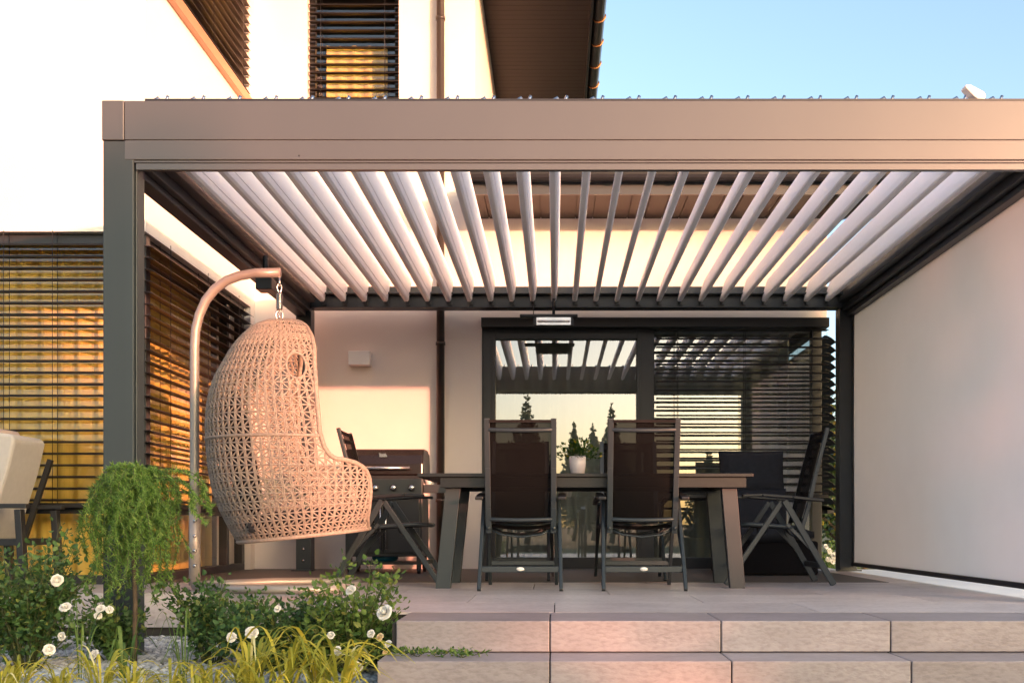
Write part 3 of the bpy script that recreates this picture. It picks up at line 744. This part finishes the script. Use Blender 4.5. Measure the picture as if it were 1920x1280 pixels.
for k in range(len(zs)):
    full=NT if zs[k]<1.5 else (NT//2 if zs[k]<1.6 else NT//4)
    for i in range(NT):
        t0=2*math.pi*i/NT; t1=2*math.pi*(i+1)/NT; tm=(t0+t1)/2
        strand((t0,zs[k]),(t1,zs[k]),.0052)
        if k+1<len(zs):
            st=1 if zs[k]<1.53 else 2
            if i%st==0:
                off=.08*(t1-t0)
                strand((t0-off,zs[k]),(t0-off,zs[k+1]),.0046); strand((t0+off,zs[k]),(t0+off,zs[k+1]),.0046)
            if k%2==0: strand((t0,zs[k]),(t1,zs[k+1]),.0052)
            else: strand((t1,zs[k]),(t0,zs[k+1]),.0052)
            if zs[k]>1.42: strand((t0,zs[k]),(t1,zs[k+1]),.0046)
for z_ in (.312,):
    pass
shell=sh.build('woven_shell',M['wicker'],E,fix=False)
# rims
def theta_at(z):
    xb=lerp_tab(XB,z); fe=lerp_tab(FE,z); c=(xb+fe)/2; a=(fe-xb)/2
    v=max(-1,min(1,(c-xf(z))/a)) if a>1e-6 else 1
    return math.acos(v)
b=MB(); zz=[.293+(1.62-.293)*i/90 for i in range(91)]
zz=sorted(set(zz+[.735,.745,.755,.762,.768,.771,.774,.777,.781,.79]))
front=[warp(spt(theta_at(z),z)) for z in zz]; back=[warp(spt(-theta_at(z),z)) for z in zz]
b.tube(front+[warp(spt(0,1.632))]+back[::-1],.014,10)
b.tube([warp(spt(2*math.pi*i/60,.293)) for i in range(60)],.013,8,closed=True)
th9=theta_at(.9); b.tube([warp(spt(-th9+2*th9*i/50,.90)) for i in range(51)],.010,8)
hp=[]
for i in range(24):
    t=2*math.pi*i/24; x=HC.x+.056*math.cos(t); z=HC.z+.078*math.sin(t)
    xb=lerp_tab(XB,z); fe=lerp_tab(FE,z); bb=lerp_tab(BB,z); c=(xb+fe)/2; a=(fe-xb)/2
    th=math.acos(max(-1,min(1,(c-x)/a))); hp.append(warp(spt(th,z)))
b.tube(hp,.008,8,closed=True)
b.build('rim',M['wicker'],E)
b=MB(); n=40; vs=[warp(spt(2*math.pi*i/n,.300)) for i in range(n)]; b.add(vs+[v-Vector((0,0,.006)) for v in vs],[tuple(range(n)),tuple(range(2*n-1,n-1,-1))]); b.build('seat_base',M['wicker'],E,fix=False)
b=cushion(.66,.56,.12,n=12,seed=5).xform(Matrix.Translation((.12,0,.41))@Matrix.Rotation(R(-5),4,'Y')); b.build('seat_cushion',M['cushion'],E)
b=cushion(.72,.6,.10,n=12,seed=6).xform(Matrix.Translation((-.23,0,.80))@Matrix.Rotation(R(80),4,'Y')); b.build('back_cushion',M['cushion'],E)
# suspension
b=MB(); x=(524-527)/ES
b.tube([(x,0,1.632),(x,0,1.67)],.006,8)
b.tube([(x+.02*math.cos(t),0,1.66+.03*math.sin(t)) for t in [2*math.pi*i/16 for i in range(16)]],.005,6,closed=True)
b.tube([(x,0,1.69),(x,0,1.80)],.015,12)
for k in range(14): 
    b.tube([(x+.0175*math.cos(t),.0175*math.sin(t),1.70+k*.0065) for t in [2*math.pi*i/10 for i in range(10)]],.0028,5,closed=True)
b.tube([(x+.013*math.cos(t),0,1.825+.025*math.sin(t)) for t in [2*math.pi*i/14 for i in range(14)]],.005,6,closed=True)
b.tube([(x,.013*math.cos(t),1.86+.025*math.sin(t)) for t in [2*math.pi*i/14 for i in range(14)]],.005,6,closed=True)
b.tube([(x,0,1.87),(x,0,1.895)],.007,8)
b.build('suspension_spring',M['steel'],E)

# ------------------------------------------------------------------ lounger at the left
LY=6.42
T=empty('sun_lounger',(PX(60,LY)-.20,LY+.24,0)); tag(T,'black framed sun lounger with raised beige cushion at the left edge','sun lounger')
ox=PX(60,LY)
def LL(px,py): return (PX(px,LY)-ox,0,PZ(py,LY))
# cushion (side profile prism)
b=MB(); top=LL(82,815); bot=LL(30,1010)
poly=[(LL(84,822)[0],LL(0,822)[2]),(LL(77,812)[0],LL(0,812)[2]),(LL(40,808)[0],LL(0,808)[2]),(LL(-10,940)[0],LL(0,940)[2]),(LL(-30,1000)[0],LL(0,1000)[2]),(LL(-10,1015)[0],LL(0,1015)[2]),(LL(25,1012)[0],LL(0,1012)[2]),(LL(40,975)[0],LL(0,975)[2]),(LL(70,880)[0],LL(0,880)[2])]
b.prism(poly,'y',-.2,.2); b.build('back_cushion',M['beige'],T,bevel=.02)
b=MB(); b.box(LL(-260,0)[0],LL(-14,0)[0],-.2,.2,.33,.42); b.build('seat_cushion',M['beige'],T,bevel=.03)
b=MB(); b.prism([(LL(34,0)[0],LL(0,806)[2]),(LL(30,0)[0],LL(0,797)[2]),(LL(-20,0)[0],LL(0,797)[2]),(LL(-30,0)[0],LL(0,843)[2]),(LL(20,0)[0],LL(0,843)[2])],'y',-.2,.2); b.build('head_pillow',M['pinkpillow'],T,bevel=.022)
b=MB()
for s in (.22,):
    p=LL(91,853); q=LL(33,1030); b.bar((p[0],s*.95,p[2]),(q[0],s*.95,q[2]),.03,.03,(0,1,0))
b.build('backrest_frame',M['black'],T)
b=MB()
for s in (-.23,.23):
    a=LL(-260,948); c=LL(113,948); b.bar((a[0],s,a[2]),(c[0],s,c[2]),.05,.028)
b.build('armrest',M['black'],T,bevel=.004)
for s in (-.23,.23):
    for u in (100,2,-250):
        a=LL(u,950); b=MB(); b.bar((a[0]-.01,s,a[2]-.014),(a[0]+.02,s,0),.04,.055,(0,1,0)); b.build('leg',M['black'],T,bevel=.003)
b=MB(); b.box(LL(-260,0)[0],LL(104,0)[0],-.22,.22,.27,.31); b.build('seat_frame',M['black'],T)

# ------------------------------------------------------------------ vegetation
def leaf(b,p,d,n,l,w):
    d=d.normalized(); s=d.cross(n)
    if s.length<1e-3: s=d.orthogonal()
    s.normalize(); up=s.cross(d)*(-.12*l)
    b.add([p,p+d*l*.35+s*w+up,p+d*l*.75+s*w*.7+up,p+d*l-up*.6,p+d*l*.75-s*w*.7+up,p+d*l*.35-s*w+up,p+d*l*.5],[(0,1,6),(1,2,6),(2,3,6),(3,4,6),(4,5,6),(5,0,6)],True)
def rv(a=1): return Vector((random.uniform(-a,a),random.uniform(-a,a),random.uniform(-a,a)))
def rose_bush(name,x,y,rx,ry,h,nst,nleaf,label,flowers,m='leaf',z0=G0,ls=.026,grp='white rose bushes in the bed'):
    T=empty(name,(x,y,z0)); tag(T,label,'rose bush',grp)
    st=MB(); lf=MB()
    for i in range(nst):
        a=random.uniform(0,6.283); rr=random.uniform(.1,1)**.6
        tip=Vector((math.cos(a)*rx*rr,math.sin(a)*ry*rr,h*random.uniform(.45,1.0)*(1.12-.45*rr*rr)))
        base=Vector((tip.x*.15,tip.y*.15,0)); mid=(base+tip)/2+Vector((tip.x*-.12,tip.y*-.12,h*.12))+rv(.02)
        P=[]
        for k in range(8):
            t=k/7; P.append(base*(1-t)**2+mid*2*t*(1-t)+tip*t*t)
        st.tube(P,[.0035*(1-.6*k/7) for k in range(8)],4)
        per=nleaf//nst
        for k in range(per):
            t=random.uniform(.15,1)**.75; p=base*(1-t)**2+mid*2*t*(1-t)+tip*t*t
            off=rv(1).normalized()*random.uniform(.005,.06); 
            d=(off.normalized()+Vector((0,0,.25))+rv(.4)); n=(Vector((0,-.35,1))+rv(.7)).normalized()
            l=ls*random.uniform(.7,1.35)
            leaf(lf,p+off,d,n,l,l*.36)
    st.build('stem',M['stem'],T,fix=False); lf.build('foliage',M[m],T,fix=False)
    for (fx,fy,fY,fr,cm) in flowers:
        fr*=.86
        c=Vector((PX(fx,fY)-x,fY-y,PZ(fy,fY)-z0)); b=MB(); rad=fr
        ax_=(Vector((random.uniform(-.6,.6),-1,random.uniform(.0,.9)))).normalized(); u_=ax_.orthogonal().normalized(); v_=ax_.cross(u_)
        ph=random.random()*6
        for ring,(nr,rr,open_) in enumerate(((6,1.0,1.15),(6,.92,.8),(5,.72,.45),(4,.5,.2),(3,.3,.05))):
            if ring==0: b.lathe([(rad*.02,-rad*.2),(rad*.3,-rad*.15),(rad*.34,rad*.1),(rad*.3,rad*.3),(rad*.15,rad*.4),(rad*.02,rad*.42)],(0,0,0),9); b.v=[tuple(c+u_*q_[0]+v_*q_[1]+ax_*q_[2]) for q_ in b.v]
            for k in range(nr):
                a0=ph+2*math.pi*k/nr+ring*.6+random.uniform(-.15,.15); wd_=math.pi/nr*1.45; vs=[]
                for iu in range(5):
                    for iv in range(4):
                        t=iv/3; da=(iu/4-.5)*2*wd_*(.45+.55*math.sin(math.pi*(.25+.55*t)))
                        rad_=rad*rr*(.25+.75*math.sin(t*1.5))*(1+.10*t*open_)*(1+.10*random.uniform(-1,1))
                        h_=rad*(.95*(t**.8)*(1-.62*open_*t)-.35+ .13*random.uniform(-1,1)*t-.16*abs(iu/4-.5)*t)
                        aa=a0+da; vs.append(c+u_*math.cos(aa)*rad_+v_*math.sin(aa)*rad_+ax_*h_)
                fs=[]
                for iu in range(4):
                    for iv in range(3): q=iu*4+iv; fs.append((q,q+4,q+5,q+1))
                b.add(vs,fs,True)
        b.build('flower',M['rosecream' if cm else 'rose'],T,fix=False)
    return T
rose_bush('rose_bush',PX(50,4.75),4.75,.40,.2,.64,60,3000,'dark leaved white rose bush at the left edge in front of the lounger',
   [(107,1087,4.5,.027,0),(122,1137,4.5,.026,0),(115,1192,4.45,.019,0),(92,1217,4.35,.025,0),(176,1226,4.35,.024,0),(188,1140,4.5,.022,0),(205,1142,4.5,.018,0),(184,1153,4.5,.018,0)])
rose_bush('rose_bush',PX(20,5.5),5.5,.45,.2,.50,30,1200,'rose foliage behind the left rose bush, against the lounger legs',[])
rose_bush('rose_bush',PX(395,4.95),4.95,.25,.2,.46,36,1500,'white rose bush between the weeping tree and the egg chair',[(434,1194,4.5,.023,0),(472,1185,4.5,.029,0)],m='leaf')
rose_bush('rose_bush',PX(520,4.72),4.72,.33,.2,.40,44,2200,'white rose bush below the egg chair',[(520,1140,4.4,.016,0),(620,1190,4.45,.018,0)])
rose_bush('rose_bush',PX(658,4.6),4.6,.26,.2,.50,44,2000,'bright rose bush beside the left end of the steps',
   [(657,1105,4.35,.024,0),(720,1147,4.3,.036,0),(695,1187,4.3,.018,0),(712,1193,4.32,.018,1),(727,1206,4.3,.018,0),(722,1222,4.3,.012,1),(632,1219,4.2,.02,0),(667,1252,4.12,.03,0),(660,1240,4.12,.02,0)],m='leaf2')
rose_bush('rose_bush',PX(215,5.02),5.02,.22,.13,.36,22,1300,'low dark rose foliage at the foot of the pergola post behind the larch trunk',[])
rose_bush('rose_bush',PX(430,5.9),5.9,.26,.12,.32,16,420,'low sprig bush growing at the terrace edge under the egg chair',[],m='leaf2')
# creeping sprigs on the step
b=MB(); st=MB()
for (xa,xb_,yy,zz_) in ((-.72,-.25,4.3,-.115),(-.62,-.32,4.26,-.12)):
    n=60
    P=[Vector((xa+(xb_-xa)*i/12,yy-.012*i/3+.01*math.sin(i),zz_+.012*math.sin(i*1.7))) for i in range(13)]
    st.tube(P,.002,4)
    for k in range(90):
        t=random.random()**1.2*12; i=int(t); p=P[min(i,12)]+rv(.02)*Vector((1,1,.4)).length*.5
        p.z=abs(p.z-zz_)*.6+zz_
        leaf(b,p,rv(1)+Vector((0,0,.3)),Vector((0,-.3,1))+rv(.4),random.uniform(.014,.026),.006)
T=empty('creeping_plant',(-.5,4.28,-.13)); tag(T,'thin creeping rose sprig lying on the lower step','plant')
b.xform(Matrix.Translation((.5,-4.28,.13))).build('foliage',M['leaf2'],T,fix=False); st.xform(Matrix.Translation((.5,-4.28,.13))).build('stem',M['stem'],T)

# weeping larch
LYY=4.9; T=empty('weeping_larch',(PX(252,LYY),LYY,G0)); tag(T,'small weeping larch on a thin trunk in front of the pergola post','tree')
b=MB(); b.tube([(0,0,0),(.004,0,.3),(-.006,0,.55),(.0,0,.82)],[.013,.011,.010,.008],8); b.build('trunk',M['bark'],T)
nd=MB(); br=MB()
for i in range(125):
    a=random.uniform(0,6.283); rr=.215*random.uniform(.12,1)**.6; z0=.85+random.uniform(-.06,.05)
    drop=random.uniform(.08,.58); rr*=random.uniform(.8,1.18)
    if i%31==0: a=random.uniform(-.4,.2); rr=.33; drop=.14
    wob=random.uniform(.01,.03); P=[]
    for k in range(10):
        t=k/9; rad=rr*min(1,t*1.9)**.75; z=z0+.05*math.sin(min(1,t*2.0)*math.pi)*.7-drop*max(0,t-.2)**1.15*1.25
        P.append(Vector((math.cos(a)*rad+wob*math.sin(k*.9+i),math.sin(a)*rad*.85+wob*math.cos(k*.8+i),z)))
    br.tube(P,.002,3)
    for k in range(9):
        nq=5
        for q in range(nq):
            p=P[k].lerp(P[k+1],(q+random.random())/nq); dd=(P[k+1]-P[k]).normalized()
            for w_ in range(6):
                d=(dd*.35+rv(1)); d.normalize(); l=random.uniform(.016,.034); s=d.orthogonal().normalized()*.0024
                nd.add([p+s,p-s,p+d*l],[(0,1,2)])
nd.build('crown',M['larch'],T,fix=False); br.build('branch',M['stem'],T,fix=False)

# ornamental grass tufts
def tuft(x,y,n,L_,w,seed,z0=G0,m='hakone',droop=1.0):
    random.seed(seed); T=empty('grass_tuft',(x,y,z0)); b=MB()
    for i in range(n):
        a=random.uniform(0,6.283); l=L_*random.uniform(.55,1.15); out=random.uniform(.35,.9)*droop; hh=random.uniform(.5,.95)
        r0=.04*random.random(); P=[]; ww=w*random.uniform(.6,1.2)
        for k in range(9):
            t=k/8; rad=r0+l*out*t**1.3; z=l*hh*math.sin(min(1,t*1.05)*math.pi*.62)*(1-.45*t*t)
            P.append(Vector((math.cos(a)*rad,math.sin(a)*rad,z+.005)))
        s=Vector((-math.sin(a),math.cos(a),random.uniform(-.4,.4))).normalized(); vs=[]
        for k,p in enumerate(P):
            g_=ww*math.sin(math.pi*(.12+.86*k/8))**.7; vs+= [p-s*g_,p+s*g_]
        b.add(vs,[(2*k,2*k+1,2*k+3,2*k+2) for k in range(8)],True)
    b.build('blades',M[m],T,fix=False); return T
tp=[(30,1275,4.15),(110,1290,4.1),(190,1285,4.15),(250,1300,4.05),(320,1290,4.1),(400,1300,4.1),(470,1285,4.15),(540,1290,4.1),(595,1262,4.2),(360,1325,3.9),(500,1330,3.9),(640,1290,4.0),(0,1300,4.0),(455,1262,4.32),(590,1330,3.85)]
for i,(px,pyy,Y) in enumerate(tp):
    big=px in (540,595,640,470); T=tuft(PX(px,Y),Y,30,.33 if big else random.Random(i).uniform(.15,.23),.0072 if big else .0055,100+i,droop=1.15)
    tag(T,'arching yellow green ornamental grass tuft along the front of the gravel bed','grass tuft','yellow green grass tufts')
T=tuft(PX(232,4.45),4.45,9,.36,.009,55,m='leaf2',droop=.35); tag(T,'tall broad green grass blades beside the larch trunk','grass tuft')
T=tuft(PX(345,4.3),4.3,12,.42,.0035,58,m='leaf2',droop=.6); tag(T,'thin long grass stalks right of the weeping larch','grass tuft')
T=tuft(PX(150,4.4),4.4,12,.5,.003,59,m='leaf2',droop=.4); tag(T,'thin tall grass stalks left of the weeping larch','grass tuft')
random.seed(21)
# pebbles
b=MB()
ico=[(0,0,1),(.894,0,.447),(.276,.851,.447),(-.724,.526,.447),(-.724,-.526,.447),(.276,-.851,.447),(.724,.526,-.447),(-.276,.851,-.447),(-.894,0,-.447),(-.276,-.851,-.447),(.724,-.526,-.447),(0,0,-1)]
icf=[(0,1,2),(0,2,3),(0,3,4),(0,4,5),(0,5,1),(1,6,2),(2,7,3),(3,8,4),(4,9,5),(5,10,1),(2,6,7),(3,7,8),(4,8,9),(5,9,10),(1,10,6)]
for i in range(5500):
    Y=random.uniform(3.7,6.15); x=random.uniform(PX(-40,Y),-.72 if Y<4.8 else -1.22)
    s=random.uniform(.009,.025); a=random.uniform(0,6.28); ca,sa=math.cos(a),math.sin(a); e=random.uniform(.6,1)
    b.add([(x+(vx*ca-vy*e*sa)*s,Y+(vx*sa+vy*e*ca)*s,G0+.002+vz*s*.6+s*.3) for vx,vy,vz in ico],icf)
tag(b.build('gravel',M['pebble'],fix=False),'pale grey gravel stones covering the planting bed','gravel',kind='stuff')

# shrubs and trees
def crown(b,c,rx,ry,rz,n,ls,clumps=14,cone=False):
    cl=[]
    for i in range(clumps):
        v=rv(1)
        while v.length>1: v=rv(1)
        cl.append(v*.8)
    k=0
    while k<n:
        q=random.choice(cl)+Vector((random.gauss(0,.2),random.gauss(0,.2),random.gauss(0,.2)))
        if q.length>1.08: continue
        s=1
        if cone: s=max(.05,(1-q.z)/1.6)
        p=Vector((c[0]+q.x*rx*s,c[1]+q.y*ry*s,c[2]+q.z*rz)); l=ls*random.uniform(.7,1.3)
        d=rv(1).normalized(); s_=d.orthogonal().normalized()*l*.35
        b.add([p,p+d*l*.5+s_,p+d*l,p+d*l*.5-s_],[(0,1,2,3)]); k+=1
def tree(name,x,y,h,r,label,cat,n,ls,m,grp=None,cone=False,trunk=.35,clumps=20):
    T=empty(name,(x,y,G0)); tag(T,label,cat,grp)
    b=MB(); b.tube([(0,0,0),(.02*h,0,h*trunk),(-.01*h,0.01*h,h*.8)],[.022*h,.016*h,.005*h],8)
    for i in range(6):
        a=i*1.1; b.tube([(0,0,h*(trunk+.05*i)),(math.cos(a)*r*.6,math.sin(a)*r*.6,h*(trunk+.1+.07*i))],[.009*h,.003*h],5)
    b.build('trunk',M['bark'],T)
    z0=h*trunk*.5; b=MB(); crown(b,(0,0,(h+z0)/2),r,r,(h-z0)/2,n,ls,clumps,cone); b.build('crown',M[m],T,fix=False)
    return T
tree('garden_shrub',3.35,12.6,2.35,.75,'autumn tinted shrub seen between blinds and right pergola post','shrub',5200,.07,'tree',trunk=.1,clumps=40)
tree('garden_shrub',4.2,14.5,2.2,.9,'dark green shrub farther behind the right pergola post','shrub',4000,.08,'hedge',trunk=.1,clumps=40)
rose_bush('rose_bush',2.75,10.9,.22,.3,.5,24,900,'white rose bush beyond the terrace behind the right post',
   [(1549,1024,10.6,.03,0),(1556,1033,10.6,.03,0),(1566,1041,10.6,.045,0),(1553,1048,10.6,.03,0),(1562,1052,10.6,.03,0)],m='leaf2',grp=None)
# garden behind the viewer, mirrored in the glass
for (px_,top,D,rr,lb) in ((988,742,38,1.5,'slender conifer mirrored left in the glass door'),(1076,795,44,1.0,'small conifer mirrored above the pot plant'),(1112,800,46,1.5,'wide low conifer mirrored right of the pot plant'),(1147,765,40,1.2,'thin loose tree mirrored above the right front chair'),(1330,850,46,1.4,'low round tree mirrored behind the right blinds')):
    Yt=2*(YW+.11)-D; x=(px_-1040)/F*D; h=(985-top)/F*D+EYE-G0
    tree('conifer',x,Yt,h,rr,lb,'tree',4200,.15,'conifer',None,cone=True,trunk=.12,clumps=60)
random.seed(5)  # unseen row inferred from the shade; heights, gaps and end trees set to shape it
for hx_,hr,hh in ((9.0,1.9,4.5),(11.2,1.7,4.3),(13.2,1.9,4.7),(15.2,1.7,4.5),(16.9,1.6,4.75),(18.0,1.6,5.0),(19.0,1.15,5.1),(20.7,.9,2.0),(22.4,1.1,4.2),(27.4,1.9,6.6),(29.0,2.0,6.9),(26.0,1.0,3.8)):
    tree('sun_block_tree',hx_,-20+random.uniform(-.4,.4),hh-G0,hr*1.15,'bushy tree of the unseen row opposite the house, placed to block low sun','tree',1800,.4,'hedge','unseen tree row opposite the house',trunk=.05,clumps=40)

# ------------------------------------------------------------------ camera, light
cam=bpy.data.cameras.new('camera'); co=bpy.data.objects.new('camera',cam); COL.objects.link(co)
co.location=(0,0,EYE); co.rotation_euler=(R(90),0,0); cam.sensor_width=36; cam.lens=36*F/1920
cam.shift_x=-80/1920; cam.shift_y=345/1920; cam.clip_start=.05; cam.clip_end=1500; sc.camera=co
AZ=R(40.3); EL=R(5.15)
sd=Vector((math.sin(AZ)*math.cos(EL),-math.cos(AZ)*math.cos(EL),math.sin(EL)))  # towards the sun
sun=bpy.data.lights.new('sun','SUN'); sun.energy=2.0; sun.angle=R(.7); sun.color=(1,.36,.22)
so=bpy.data.objects.new('sun',sun); COL.objects.link(so); so.rotation_euler=sd.to_track_quat('Z','Y').to_euler()
wd=bpy.data.worlds.new('World'); sc.world=wd; wd.use_nodes=True; nt=wd.node_tree
sky=nt.nodes.new('ShaderNodeTexSky'); sky.sky_type='NISHITA'; sky.sun_disc=False
sky.sun_elevation=EL; sky.sun_rotation=math.atan2(sd.x,sd.y)
sky.air_density=.7; sky.dust_density=3.2; sky.ozone_density=.9
nt.links.new(sky.outputs[0],nt.nodes['Background'].inputs['Color']); nt.nodes['Background'].inputs['Strength'].default_value=.15
sc.view_settings.view_transform='Standard'; sc.view_settings.look='None'; sc.view_settings.exposure=2.38; sc.view_settings.gamma=1
sc.render.engine='CYCLES'; sc.cycles.transparent_max_bounces=24; sc.cycles.max_bounces=10
